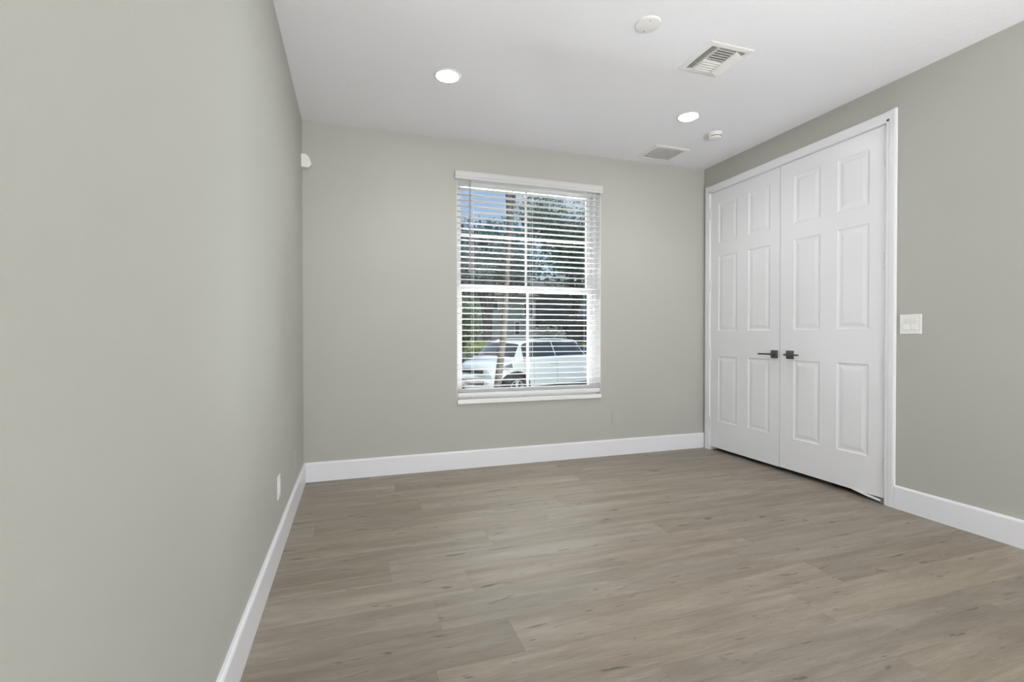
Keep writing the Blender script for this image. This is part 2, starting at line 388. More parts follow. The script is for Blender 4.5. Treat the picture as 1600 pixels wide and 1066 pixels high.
# ================================================================== WINDOW
bm = new_bm()    # outer frame set in the wall opening
FX = .030
box(bm, (WX0, .085, WZ0), (WX0+FX, .20, WZ1)); box(bm, (WX1-FX, .085, WZ0), (WX1, .20, WZ1)); box(bm, (WX0+FX, .085, WZ0), (WX1-FX, .20, WZ0+.030)); box(bm, (WX0+FX, .085, WZ1-.03), (WX1-FX, .20, WZ1))
win = struct('window_1', bm, M_vinyl); win['label'] = 'white single-hung window behind the blind'
def sash(name, yc, z0, z1, rails, muntins, hm):
    bm = new_bm(); x0, x1 = WX0+FX, WX1-FX; d = .016; st = .036
    box(bm, (x0, yc-d, z0), (x0+st, yc+d, z1), .003); box(bm, (x1-st, yc-d, z0), (x1, yc+d, z1), .003)
    box(bm, (x0+st, yc-d, z0), (x1-st, yc+d, z0+rails[0]), .003); box(bm, (x0+st, yc-d, z1-rails[1]), (x1-st, yc+d, z1), .003)
    s = struct(name, bm, M_vinyl, win)
    bm = new_bm(); xm = (x0+x1)/2
    box(bm, (xm-muntins/2, yc-.006, z0+rails[0]), (xm+muntins/2, yc+.006, z1-rails[1]), .002)
    if hm: box(bm, (x0+st, yc-.0055, hm-.007), (x1-st, yc+.0055, hm+.007), .002)
    struct('muntin', bm, M_vinyl, s)
    bm = new_bm(); box(bm, (x0+st-.004, yc-.002, z0+rails[0]-.004), (x1-st+.004, yc+.002, z1-rails[1]+.004)); struct('pane', bm, M_glass, s)
sash('lower_sash', .122, .606, 1.556, (.045, .052), .022, None)
sash('upper_sash', .166, 1.500, 2.440, (.050, .035), .018, 1.981)
bm = new_bm()   # stone sill
box(bm, (WX0+.001, -.020, .540), (WX1-.001, .085, .576), .004); struct('trim_3', bm, M_sill)['label'] = 'white window sill'

bm = new_bm()
box(bm, (WX0, .0005, WZ0), (WX0+.004, .085, WZ1)); box(bm, (WX1-.004, .0005, WZ0), (WX1, .085, WZ1)); box(bm, (WX0+.004, .0005, WZ1-.004), (WX1-.004, .085, WZ1))
struct('trim_4', bm, M_vinyl)['label'] = 'white lining of the window recess'
# ------------------------------------------------------------------ blind
bl = thing('window_blind', 'white horizontal slat blind hanging in the window', 'blind', (1.851, .03, 2.44))
BX0, BX1, BY = WX0+.006, WX1-.006, .028
bm = new_bm(); prism(bm, [(-.018, 2.410), (-.022, 2.414), (-.022, 2.430), (-.026, 2.436), (-.026, 2.466), (-.020, 2.480), (-.010, 2.484), (-.006, 2.480), (-.006, 2.410)], 0, 1.164, 2.530); obj('valance', bm, mat('valance_white', (.62, .62, .625), .5, .3), bl)
bm = new_bm(); box(bm, (BX0, -.004, 2.428), (BX1, .055, 2.468), .002); obj('headrail', bm, M_slat, bl)
def slat_bm(xc, z, tilt):
    bm = new_bm(); n = 6; hw = .0255; th = .0032; x0, x1 = BX0, BX1
    top, bot = [], []
    for i in range(n+1):
        s = -hw+2*hw*i/n; crown = .0034*(1-(s/hw)**2)
        y, h = s, crown
        yy = y*math.cos(tilt)-h*math.sin(tilt); hh = y*math.sin(tilt)+h*math.cos(tilt)
        top.append((BY+yy, z+hh+th/2)); bot.append((BY+yy, z+hh-th/2))
    prism(bm, top+bot[::-1], 0, x0, x1); return bm
NS = 37; ZT, ZB = 2.391, .681; TILT = math.radians(-1.0)
first = obj('slat', slat_bm(0, 0, TILT), M_slat, None, smooth=True)
first.data.transform(Matrix.Translation((-1.851, -.03, 0)))
for i in range(NS):
    s = first if i == 0 else first.copy()
    if i: COL.objects.link(s)
    s.parent = bl; s.location = (0, 0, ZT+(ZB-ZT)*i/(NS-1)-2.44)
for i in range(3):       # slats gathered on the bottom rail
    s = first.copy(); COL.objects.link(s); s.parent = bl; s.location = (0, 0, .640+.007*i-2.44)
bm = new_bm(); box(bm, (BX0, BY-.026, .594), (BX1, BY+.026, .632), .004); obj('bottom_rail', bm, M_slat, bl, smooth=True)
for x in (1.318, 1.851, 2.380):
    bm = new_bm()
    for yy in (BY-.0275, BY+.0275): tube(bm, [(x, yy, 2.435), (x, yy, .60)], .0009, 5)
    tube(bm, [(x+.012, BY, 2.435), (x+.012, BY, .60)], .0010, 5)
    for i in range(NS):
        z = ZT+(ZB-ZT)*i/(NS-1)-.003; tube(bm, [(x, BY-.0275, z), (x, BY+.0275, z)], .0006, 4)
    box(bm, (x-.004, BY-.0285, .586), (x+.004, BY-.0255, .612)); obj('ladder_cord', bm, M_cord, bl)
bm = new_bm(); tube(bm, [(1.292, -.006, 2.408), (1.292, -.008, 2.36), (1.291, -.008, 1.70), (1.291, -.008, 1.66), (1.291, -.008, 1.640)], [.003, .0052, .0052, .0065, .0045], 6); obj('tilt_wand', bm, M_wand, bl)

# ================================================================== CEILING FIXTURES
def can(x, y, label):
    z = zc(x, y); t = thing('recessed_light', label, 'ceiling light', (x, y, z), 'recessed ceiling lights')
    bm = new_bm(); lathe(bm, [(.084, 0), (.084, -.0015), (.080, -.005), (.072, -.0055), (.0690, -.003), (.0690, 0)], (x, y, z), n=56, cap=False); obj('trim_ring', bm, M_plastic, t, smooth=True)
    bm = new_bm(); lathe(bm, [(.0695, 0), (.0695, -.0028), (0, -.0034)], (x, y, z), n=56, cap=False); obj('lens', bm, M_lens, t, smooth=True)
    light('downlight_beam', 'SPOT', (x, y, z-.012), BEAM, (1, .985, .965), spot_size=math.radians(140), spot_blend=.7, shadow_soft_size=.06)
    return t
can(.931, -.937, 'lit round recessed ceiling light in front of the window, nearer the left wall')
can(2.746, -.929, 'lit round recessed ceiling light beside the smoke detector, nearer the doors')

t = thing('ceiling_cover_plate', 'white round blank cover plate on the ceiling, nearest the camera', 'cover plate', (1.836, -1.761, zc(1.836, -1.76)))
z = t.location.z
bm = new_bm(); lathe(bm, [(.066, 0), (.066, -.004), (.063, -.010), (.056, -.013), (0, -.0145)], (1.836, -1.761, z), n=56, cap=False); obj('plate', bm, M_plastic, t, smooth=True)
for dx, dy in ((-.016, -.040), (.002, .042)):
    bm = new_bm(); lathe(bm, [(.0032, -.0145), (.0032, -.0152), (0, -.0158)], (1.836+dx, -1.761+dy, z+.001), n=12, cap=False); obj('screw', bm, M_gray, t)

# supply register (three-way)
rx0, rx1, ry0, ry1 = 2.254, 2.552, -1.748, -1.452; z = zc(2.4, -1.6)
t = thing('supply_register', 'white square three-way air supply register in the ceiling', 'air vent', ((rx0+rx1)/2, (ry0+ry1)/2, z))
bm = new_bm(); b_ = .036
prev = None
for ins, dz in ((0, 0), (0, -.003), (.004, -.006), (.026, -.009), (b_, -.006), (b_, .0)):
    ring = [bm.verts.new(c) for c in ((rx0+ins, ry0+ins, z+dz), (rx1-ins, ry0+ins, z+dz), (rx1-ins, ry1-ins, z+dz), (rx0+ins, ry1-ins, z+dz))]
    if prev:
        for k in range(4): bm.faces.new((prev[k], prev[(k+1) % 4], ring[(k+1) % 4], ring[k]))
    prev = ring
obj('frame', bm, M_plastic, t)
bm = new_bm(); box(bm, (rx0+b_, ry0+b_, z-.0005), (rx1-b_, ry1-b_, z+.004)); obj('duct_opening', bm, mat('duct_gray', (.5, .5, .5), .7, .2), t)
ix0, ix1, iy0, iy1 = rx0+b_, rx1-b_, ry0+b_, ry1-b_
def blade(cx_, cy2, along, half, tilt, w=.017, zz=-.008):
    """curved vent blade; along: 0 = runs in x, 1 = runs in y"""
    bm = new_bm(); n = 4; prof = []
    for i in range(n+1):
        s = -w/2+w*i/n; h = .0030*(1-(2*s/w)**2)
        prof.append((s*math.cos(tilt)-h*math.sin(tilt), s*math.sin(tilt)+h*math.cos(tilt)))
    pr = [(a, b+.0006) for a, b in prof]+[(a, b-.0006) for a, b in prof[::-1]]
    if along == 0: prism(bm, [(cy2+a, z+zz+b) for a, b in pr], 0, cx_-half, cx_+half)
    else: prism(bm, [(cx_+a, z+zz+b) for a, b in pr], 1, cy2-half, cy2+half)
    return obj('louver', bm, M_plastic, t, smooth=True)
ym = (iy0+iy1)/2; hy = (iy1-iy0)/2
for x in (ix0+.012, ix0+.028): blade(x, ym, 1, hy, math.radians(42))
for x in (ix0+.040, ix0+.166):
    bm = new_bm(); box(bm, (x, iy0, z-.012), (x+.006, iy1, z-.001)); obj('divider', bm, M_plastic, t)
cxm = ix0+.106; hx = .060
for i in range(10):
    y = iy0+.014+(iy1-iy0-.028)*i/9
    blade(cxm, y, 0, hx, math.radians(38 if i < 5 else -20), .018, -.008)
blade(ix0+.196, ym, 1, hy-.004, math.radians(-32), .050, -.020)

# return grille
gx0, gx1, gy0, gy1 = 2.836, 3.182, -.398, -.105; z = zc(3.0, -.25)
t = thing('exhaust_grille', 'square ceiling grille with gray slotted core, by the window wall corner', 'air vent', ((gx0+gx1)/2, (gy0+gy1)/2, z))
bm = new_bm(); prev = None
for ins, dz in ((0, 0), (0, -.004), (.004, -.007), (.030, -.009), (.034, -.006), (.034, 0)):
    ring = [bm.verts.new(c) for c in ((gx0+ins, gy0+ins, z+dz), (gx1-ins, gy0+ins, z+dz), (gx1-ins, gy1-ins*.6, z+dz), (gx0+ins, gy1-ins*.6, z+dz))]
    if prev:
        for k in range(4): bm.faces.new((prev[k], prev[(k+1) % 4], ring[(k+1) % 4], ring[k]))
    prev = ring
obj('frame', bm, M_plastic, t)
bm = new_bm()
box(bm, (gx0+.034, gy0+.034, z-.0004), (gx1-.034, gy1-.020, z+.003))
for i in range(17):
    y = gy0+.042+(gy1-gy0-.068)*i/16
    prism(bm, [(y-.006, z-.0072), (y-.005, z-.0078), (y+.004, z-.0012), (y+.003, z-.0006)], 0, gx0+.034, gx1-.034)
obj('slotted_core', bm, mat('grille_core', (.80, .80, .80), .6, .3), t)

# smoke detector
sx_, sy2 = 3.150, -.745; z = zc(sx_, sy2)
t = thing('smoke_detector', 'small white round smoke detector on the ceiling', 'smoke detector', (sx_, sy2, z))
bm = new_bm(); lathe(bm, [(.058, 0), (.058, -.012), (.055, -.016), (.055, -.017)], (sx_, sy2, z), n=48, cap=False); obj('base', bm, M_plastic, t, smooth=True)
bm = new_bm(); lathe(bm, [(.055, -.015), (.055, -.026), (.052, -.029), (.050, -.029), (.050, -.035), (.051, -.036), (.046, -.044), (.030, -.049), (0, -.050)], (sx_, sy2, z), n=48, cap=False); obj('body', bm, M_plastic, t, smooth=True)
bm = new_bm(); lathe(bm, [(.0506, -.030), (.0506, -.0345)], (sx_, sy2, z), n=48, cap=False)
bmesh.ops.delete(bm, geom=[v for v in bm.verts if not (v.co.y < sy2-.004 and v.co.x < sx_+.045)], context='VERTS'); obj('vent_slot', bm, M_dark, t)

# motion sensor high in the left corner
t = thing('motion_sensor', 'small white motion sensor high on the wall in the left corner', 'motion sensor', (0, -.035, 2.36))
bm = new_bm()
prism(bm, [(0, 2.462), (.030, 2.462), (.046, 2.450), (.058, 2.430), (.066, 2.405), (.066, 2.388), (.058, 2.372), (.046, 2.364), (0, 2.366)], 1, -.062, -.004)
obj('housing', bm, M_plastic, t, smooth=True)
bm = new_bm(); prism(bm, [(.0645, 2.412), (.0690, 2.408), (.0690, 2.386), (.0645, 2.380)], 1, -.052, -.014); obj('lens', bm, mat('milky_lens', (.70, .70, .68), .3, .5), t)

# ================================================================== OUTLETS AND SWITCH
def outlet(name, label, wallside, a, zc_, m, inner, kind):
    """cover plate on a wall: wallside 'left' (a = y) or 'back' (a = x)"""
    def P(u, d, z): return (d, a+u, z) if wallside == 'left' else (a+u, -d, z)
    t = thing(name, label, 'outlet', P(0, 0, zc_-.0575), 'wall outlets')
    bm = new_bm(); box(bm, P(-.036, 0, zc_-.058), P(.036, .006, zc_+.058), .002); obj('cover_plate', bm, m, t)
    if kind == 'duplex':
        for dz in (-.020, .020):
            bm = new_bm(); box(bm, P(-.0165, .006, zc_+dz-.014), P(.0165, .0085, zc_+dz+.014), .0012); r = obj('receptacle', bm, inner, t)
            bm = new_bm()
            for u in (-.0065, .0065): box(bm, P(u-.001, .0085, zc_+dz-.002), P(u+.001, .0089, zc_+dz+.006))
            box(bm, P(-.002, .0085, zc_+dz-.010), P(.002, .0089, zc_+dz-.006)); obj('slots', bm, M_dark if inner is M_plastic else M_gray, r)
    else:
        bm = new_bm(); box(bm, P(-.0165, .006, zc_-.033), P(.0165, .010, zc_+.033), .0015); obj('insert', bm, inner, t)
    return t
outlet('wall_outlet', 'wall-coloured outlet on the window wall, low beside the double doors', 'back', 2.674, .345, M_plate, M_plate, 'duplex')
outlet('wall_outlet', 'white outlet low on the left wall, nearer the camera of the two', 'left', -1.272, .345, M_plastic, M_plastic, 'insert')
outlet('wall_outlet', 'wall-coloured outlet low on the left wall, nearest the window wall', 'left', -.590, .325, M_plate, M_plate, 'duplex')
t = thing('light_switch', 'white double rocker light switch on the wall right of the doors', 'light switch', (W, -1.869, 1.116))
bm = new_bm(); box(bm, (W, -1.931, 1.117), (W-.006, -1.808, 1.240), .002); obj('cover_plate', bm, M_plastic, t)
for yc, s in ((-1.846, 1), (-1.892, -1)):
    bm = new_bm()
    e = .0055*s
    prism(bm, [(W-.0055, 1.146), (W-.0095+min(0, -e*.0)-max(0, e)*.3, 1.146), (W-.0068, 1.1785), (W-.0095-max(0, -e)*.3, 1.211), (W-.0055, 1.211)], 1, yc-.0165, yc+.0165)
    obj('rocker', bm, M_plastic, t)

# ================================================================== OUTSIDE
M_lawn = mat('lawn_grass', (.10, .15, .045), .9, .2, bump=.6, bscale=40, var=.35, vscale=30)
M_asph = mat('asphalt', (.20, .19, .185), .85, .3, bump=.3, bscale=120, var=.12, vscale=8)
M_conc = mat('concrete', (.42, .40, .37), .85, .3, bump=.2, bscale=60, var=.08, vscale=3)
bm = new_bm(); box(bm, (-60, .2, GZ-.3), (70, 90, GZ)); struct('ground', bm, M_lawn)
bm = new_bm(); box(bm, (-50, 9.8, GZ), (60, 16.5, GZ+.012)); struct('street', bm, M_asph)
bm = new_bm(); box(bm, (1.2, 3.6, GZ), (8.5, 9.8, GZ+.02)); struct('driveway', bm, M_conc)

def leaf_mat(name, a, b):
    m = bpy.data.materials.new(name); m.use_nodes = True; t = m.node_tree; p = t.nodes['Principled BSDF']
    g = t.nodes.new('ShaderNodeNewGeometry'); r = t.nodes.new('ShaderNodeValToRGB'); r.color_ramp.elements[0].color = (*a, 1); r.color_ramp.elements[1].color = (*b, 1)
    t.links.new(g.outputs['Random Per Island'], r.inputs[0]); t.links.new(r.outputs[0], p.inputs['Base Color']); p.inputs['Roughness'].default_value = .45
    tr = t.nodes.new('ShaderNodeBsdfTranslucent'); mxs = t.nodes.new('ShaderNodeMixShader'); mxs.inputs[0].default_value = .25; o = t.nodes['Material Output']
    t.links.new(r.outputs[0], tr.inputs[0]); t.links.new(p.outputs[0], mxs.inputs[1]); t.links.new(tr.outputs[0], mxs.inputs[2]); t.links.new(mxs.outputs[0], o.inputs[0])
    return m
M_leafd = leaf_mat('leaf_dark', (.05, .105, .105), (.20, .33, .30))
M_leafg = leaf_mat('leaf_green', (.045, .115, .075), (.22, .36, .24))
M_leafb = leaf_mat('leaf_bright', (.10, .20, .06), (.34, .46, .20))
M_leafy = leaf_mat('leaf_yellow', (.22, .32, .05), (.50, .55, .14))
M_leafp = leaf_mat('leaf_pale', (.20, .25, .19), (.55, .58, .50))
M_bark = mat('bark', (.085, .075, .066), .85, .2, bump=.5, bscale=30, var=.25, vscale=14)
M_barkd = mat('bark_dark', (.11, .10, .09), .85, .2, bump=.5, bscale=30, var=.25, vscale=14)
def leaves(bm, blobs, n, size):
    tot = sum(b[3]*b[4]*b[5] for b in blobs)
    for (x, y, z, rx, ry, rz) in blobs:
        for _ in range(int(n*rx*ry*rz/tot)):
            d = Vector((random.gauss(0, 1), random.gauss(0, 1), random.gauss(0, 1))).normalized(); r = random.random()**.42
            c = Vector((x+d.x*rx*r, y+d.y*ry*r, z+d.z*rz*r))
            a = Vector((random.gauss(0, 1), random.gauss(0, 1), random.gauss(0, 1))).normalized(); b = a.orthogonal().normalized()
            s = size*random.uniform(.6, 1.3)
            vs = [bm.verts.new(c+a*s), bm.verts.new(c+b*s*.42), bm.verts.new(c-a*s), bm.verts.new(c-b*s*.42)]
            bm.faces.new(vs)
def tree(label, x, y, trunk, r, blobs, n, size, lm, group=None, bark=None, name='tree'):
    t = thing(name, label, 'tree', (x, y, GZ), group)
    bm = new_bm(); k = len(trunk); tube(bm, trunk, [r*(1-.45*i/max(1, k-1)) for i in range(k)], 10)
    top = Vector(trunk[-1])
    for b in blobs[:5]: tube(bm, [trunk[-2], (top+Vector(b[:3]))/2, b[:3]], [r*.5, r*.35, r*.15], 6)
    obj('trunk', bm, bark or M_bark, t, smooth=True)
    bm = new_bm(); leaves(bm, blobs, n, size); obj('crown', bm, lm, t)
    return t
# slim tree in the front yard: trunk crosses the whole window
tree('slim tree with a bare leaning trunk between the window and the car', 2.95, 5.0,
     [(2.95, 5.0, GZ), (3.035, 5.0, .35), (3.128, 5.0, 1.1), (3.185, 5.0, 2.0), (3.247, 5.0, 3.2), (3.30, 5.0, 4.6)], .078,
     [(3.0, 5.1, 6.2, .9, .9, .7), (3.9, 4.8, 6.4, .9, .9, .7), (3.4, 5.3, 6.9, 1.0, 1.0, .7), (2.9, 4.7, 6.6, .8, .8, .5)], 2200, .07, M_leafg)
def crown(cx, cy, cz, R, n, seed):
    rr = random.Random(seed); out = []
    for _ in range(n):
        th = rr.uniform(0, 2*PI); u = rr.uniform(-.6, .8); q = rr.uniform(.25, .75)*R
        out.append((cx+q*math.cos(th), cy+q*math.sin(th)*.8, cz+u*R*.7, R*rr.uniform(.32, .5), R*rr.uniform(.32, .5), R*rr.uniform(.26, .40)))
    return out
tree('big green tree filling the upper right of the window', 10.3, 16.9, [(10.3, 16.9, GZ), (10.2, 16.9, 1.4), (10.1, 16.9, 3.0)], .24, crown(10.55, 16.9, 5.1, 3.3, 24, 1), 15000, .12, M_leafg, bark=M_barkd)
tree('dark bluish tree behind the left half of the window, under the sky', 7.2, 20.8, [(7.2, 20.8, GZ), (7.2, 20.8, 1.5), (7.3, 20.8, 3.0)], .22, crown(7.2, 20.8, 4.3, 2.1, 18, 2), 8000, .12, M_leafd, bark=M_barkd)
tree('low wide tree over the gray house, right of the slim trunk', 12.0, 35, [(12.0, 35, GZ), (12.0, 35, 2.5), (12.1, 35, 4.0)], .3, crown(12.1, 35, 7.0, 4.4, 20, 3), 9000, .22, M_leafd, bark=M_barkd)
tree('tall tree at the left edge of the window, tips reaching the sky', 5.6, 24.5, [(5.6, 24.5, GZ), (5.7, 24.5, 2.0), (5.9, 24.5, 4.0)], .2, crown(6.1, 24.5, 6.5, 1.3, 12, 4), 3800, .11, M_leafd, bark=M_barkd)

def bush(label, blobs, n, size, lm, name='bush'):
    t = thing(name, label, 'bush', (blobs[0][0], blobs[0][1], GZ))
    bm = new_bm(); leaves(bm, blobs, n, size); obj('foliage', bm, lm, t)
    for b in blobs:
        bm = new_bm(); tube(bm, [(b[0], b[1], GZ), (b[0]+.05, b[1], b[2])], [.03, .012], 6); obj('stem', bm, M_barkd, t)
bush('bright yellow-green hedge across the street, left of the car roof', [(5.45+.3*i, 17.5, GZ+.74, .34, .34, .70) for i in range(6)], 4200, .06, M_leafy, 'hedge')
bush('yellow-green bush showing right of the car roof', [(12.2+.45*i, 20.0, GZ+.62, .4, .4, .62) for i in range(4)], 2200, .06, M_leafy)
bush('pale leafy bush in front of the dark house', [(10.3+.5*i, 21.0, GZ+1.45, .5, .45, .7) for i in range(3)], 1500, .09, M_leafp)
bush('green shrubs at the left edge of the lower window', [(5.15+.38*i, 18.6, GZ+1.9+.3*(i%2), .36, .36, 1.45) for i in range(3)], 3600, .08, M_leafb)


# houses across the street
M_stuc = mat('gray_stucco', (.46, .48, .50), .85, .2, bump=.2, bscale=40, var=.05, vscale=2)
M_darkw = mat('charcoal_siding', (.10, .107, .115), .8, .3, var=.15, vscale=2)
M_roof = mat('brown_shingle', (.17, .15, .135), .85, .2, var=.2, vscale=12)
M_winD = mat('dark_glass', (.05, .06, .07), .1, .6)
h1 = thing('house', 'gray stucco house across the street behind the slim trunk', 'house', (8.5, 24, GZ))
bm = new_bm(); box(bm, (7.55, 24, GZ), (11.1, 30, 3.6)); obj('wall', bm, M_stuc, h1)
bm = new_bm(); prism(bm, [(23.3, 3.55), (27, 4.9), (30.7, 3.55), (30.7, 3.4), (23.3, 3.4)], 0, 7.0, 11.1); obj('roof', bm, M_roof, h1)
for x0, x1, z0, z1 in ((8.35, 8.62, 2.7, 3.25), (9.75, 10.0, 1.25, 1.95), (10.35, 10.9, 2.3, 3.2)):
    bm = new_bm(); box(bm, (x0-.07, 23.96, z0-.07), (x1+.07, 24.0, z1+.07)); w_ = obj('window', bm, M_trim, h1)
    bm = new_bm(); box(bm, (x0, 23.93, z0), (x1, 23.97, z1)); obj('pane', bm, M_winD, w_)
bm = new_bm(); box(bm, (7.50, 23.3, GZ), (7.72, 23.55, 3.4)); obj('porch_post', bm, mat('dark_post', (.10, .10, .105), .7, .3), h1)
bm = new_bm(); box(bm, (7.74, 23.93, GZ), (7.84, 24.0, 3.4)); obj('corner_board', bm, M_trim, h1)
h2 = thing('house', 'dark house with a brown eave right of the gray house', 'house', (14, 24, GZ))
bm = new_bm(); box(bm, (11.12, 24.2, GZ), (17.5, 30, 4.0)); obj('wall', bm, M_darkw, h2)
bm = new_bm(); box(bm, (11.15, 23.2, 1.85), (17.5, 24.2, 2.12)); obj('eave', bm, M_roof, h2)
bm = new_bm(); prism(bm, [(23.4, 4.0), (27, 5.0), (30.7, 4.0)], 0, 11.12, 17.6); obj('roof', bm, M_roof, h2)
bm = new_bm(); box(bm, (13.9, 24.12, 2.3), (14.7, 24.2, 3.7)); obj('window', bm, mat('gray_pane', (.22, .23, .25), .2, .5), h2)
bm = new_bm(); box(bm, (11.9, 24.14, GZ), (13.3, 24.2, 1.6)); obj('garage_door', bm, mat('dark_door', (.05, .05, .055), .5, .4), h2)

# ------------------------------------------------------------------ car
M_paint = mat('white_car_paint', (.78, .79, .80), .25, .5, coat=.8)
M_cglass = mat('car_glass', (.025, .032, .036), .06, .6)
M_tire = mat('tire_rubber', (.025, .025, .027), .75, .3)
M_rim = mat('alloy_rim', (.62, .63, .65), .3, .5, metal=.7)
M_trimb = mat('black_car_trim', (.03, .03, .032), .5, .4)
M_lamp = mat('headlamp_glass', (.16, .18, .20), .08, .7)
M_tail = mat('tail_lamp', (.35, .02, .02), .15, .6)
CYAW = math.radians(24)
car = thing('car', 'white crossover car with roof rails parked in the driveway', 'car', (0, 0, 0))
CW = .835
# stations along the length: s, bottom z, width, shoulder z, upper half-width, upper z
ST = [(0.00, .46, .56, .70, .44, .80), (.05, .36, .66, .82, .55, .905), (.14, .29, .75, .89, .66, .955), (.28, .25, .81, .935, .70, .985), (.46, .23, .83, .970, .71, 1.010),
      (.58, .22, .835, .985, .69, 1.045), (.94, .22, .835, 1.000, .600, 1.37), (1.60, .22, .835, 1.010, .595, 1.425), (2.65, .22, .835, 1.020, .585, 1.415), (3.15, .22, .835, 1.025, .57, 1.345),
      (3.55, .23, .825, 1.03, .555, 1.22), (3.95, .26, .805, 1.03, .59, 1.055), (4.15, .32, .75, .97, .60, .99), (4.23, .42, .66, .84, .53, .90)]
def st_at(s):
    for i in range(len(ST)-1):
        if s <= ST[i+1][0] or i == len(ST)-2:
            a, b = ST[i], ST[i+1]; t = min(1, max(0, (s-a[0])/(b[0]-a[0])))
            p0, p3 = ST[max(0, i-1)], ST[min(len(ST)-1, i+2)]; out = []
            for k in range(1, 6):
                m0 = (b[k]-p0[k])/(b[0]-p0[0])*(b[0]-a[0]) if i > 0 else b[k]-a[k]
                m1 = (p3[k]-a[k])/(p3[0]-a[0])*(b[0]-a[0]) if i < len(ST)-2 else b[k]-a[k]
                v = (2*t**3-3*t*t+1)*a[k]+(t**3-2*t*t+t)*m0+(-2*t**3+3*t*t)*b[k]+(t**3-t*t)*m1
                out.append(v)
            return out
def section(s):
    zb, w, zs, wr, zr = st_at(s)
    nose = max(0, 1-s/.5)
    P = [(0, zb), (w*.80, zb), (w*.97, zb+.08), (w, zb+(zs-zb)*.42), (w*.995, zb+(zs-zb)*.72), (w*.968, zs), (w*.945, zs+.012),
         (wr+(w*.945-wr)*.12, zr-(zr-zs)*.10), (wr, zr-.03*min(1, (zr-zs)/.2)), (wr*.82, zr), (wr*.4, zr+.018), (0, zr+.024)]
    return P, nose
def surf(s, v, off=0):
    """v in 0..11 along the half section; returns local (x, y, z); the nose is bowed in plan"""
    P, nose = section(s); i = min(int(v), 10); t = v-i
    y = P[i][0]*(1-t)+P[i+1][0]*t; z = P[i][1]*(1-t)+P[i+1][1]*t
    return Vector((s, y, z))
def bow(p): return Vector((p.x+.46*(abs(p.y)/CW)**2.2*max(0, 1-p.x/1.5), p.y, p.z))
# pivot: near front wheel centre (local) goes to its place on the driveway
WHX, TRK = .70, .725
ca, sa_ = math.cos(CYAW), math.sin(CYAW)
car.rotation_euler = (0, 0, CYAW)
px, py = WHX, -CW
tgt = Vector((3.78, 6.05, GZ+.02))
car.location = (tgt.x-(px*ca-py*sa_), tgt.y-(px*sa_+py*ca), tgt.z)
bm = new_bm(); ss = [0, .02, .05, .1, .16, .24]+[.32+.08*i for i in range(47)]+[4.08, 4.15, 4.2, 4.23]; grid = {}
vv = [i*.5 for i in range(23)]
for i, s in enumerate(ss):
    for j, v in enumerate(vv):
        p = bow(surf(s, v)); grid[i, j, 1] = bm.verts.new(p)
        grid[i, j, -1] = grid[i, j, 1] if p.y < 1e-5 else bm.verts.new((p.x, -p.y, p.z))
for sg in (1, -1):
    for i in range(len(ss)-1):
        for j in range(len(vv)-1):
            q = [grid[i, j, sg], grid[i+1, j, sg], grid[i+1, j+1, sg], grid[i, j+1, sg]]
            if len(set(q)) == 4: bm.faces.new(q)
for i in (0, len(ss)-1):
    loop = [grid[i, j, 1] for j in range(len(vv))]+[grid[i, j, -1] for j in range(len(vv)-2, 0, -1)]
    bm.faces.new(loop)
body = obj('body', bm, M_paint, car, smooth=True, world=False)
# wheel arches cut into the body
cb = new_bm()
for x in (WHX, WHX+2.92):
    for sg in (1, -1): lathe(cb, [(.425, sg*.55), (.425, sg*1.2)], (x, 0, .34), axis=1, n=40)
cut = obj('cutter', cb, M_trimb, None)
md = body.modifiers.new('arches', 'BOOLEAN'); md.operation = 'DIFFERENCE'; md.object = cut; md.solver = 'EXACT'; md.material_mode = 'TRANSFER'
cut.parent = car
bpy.context.view_layer.update()
me2 = bpy.data.meshes.new_from_object(body.evaluated_get(bpy.context.evaluated_depsgraph_get()))
body.modifiers.clear(); body.data = me2; bpy.data.objects.remove(cut)
def patch(name, m, s0, s1, v0, v1, n=14, k=8, off=.006, sides=(1,), both=False, f=None):
    """skin lying just over the body between given stations and section parameters"""
    for sg in sides:
        bm = new_bm(); G = {}
        for i in range(n+1):
            for j in range(k+1):
                a, b = i/n, j/k
                s = s0+(s1-s0)*a; v = v0+(v1-v0)*b
                if f: s, v = f(a, b)
                p = bow(surf(s, v)); e = 1e-3
                ds = bow(surf(s+e, v))-bow(surf(s-e, v)); dv = bow(surf(s, min(11, v+e)))-bow(surf(s, max(0, v-e)))
                nn = dv.cross(ds); nn = nn.normalized() if nn.length > 0 else Vector((0, 1, 0))
                if nn.dot(Vector((0, p.y, p.z-.7))) < 0: nn = -nn
                p = p+nn*off; G[i, j, 1] = p; G[i, j, -1] = Vector((p.x, -p.y, p.z))
        for q in ((1, -1) if both else (sg,)):
            V = {kk: bm.verts.new(G[kk[0], kk[1], q]) for kk in G if kk[2] == 1}
            for i in range(n):
                for j in range(k): bm.faces.new((V[i, j, 1], V[i+1, j, 1], V[i+1, j+1, 1], V[i, j+1, 1]))
        bmesh.ops.remove_doubles(bm, verts=bm.verts, dist=.0005)
        bmesh.ops.solidify(bm, geom=bm.faces, thickness=.004)
        obj(name, bm, m, car, smooth=True, world=False)
patch('windshield', M_cglass, 0.61, .91, 8.3, 11, both=True)
patch('rear_window', M_cglass, 3.60, 3.90, 8.5, 11, both=True)
def sidewin(a, b, s0, s1, front=False, rear=False):
    s = s0+(s1-s0)*a
    lo, hi = 6.15, 7.85
    return s, lo+(hi-lo)*b
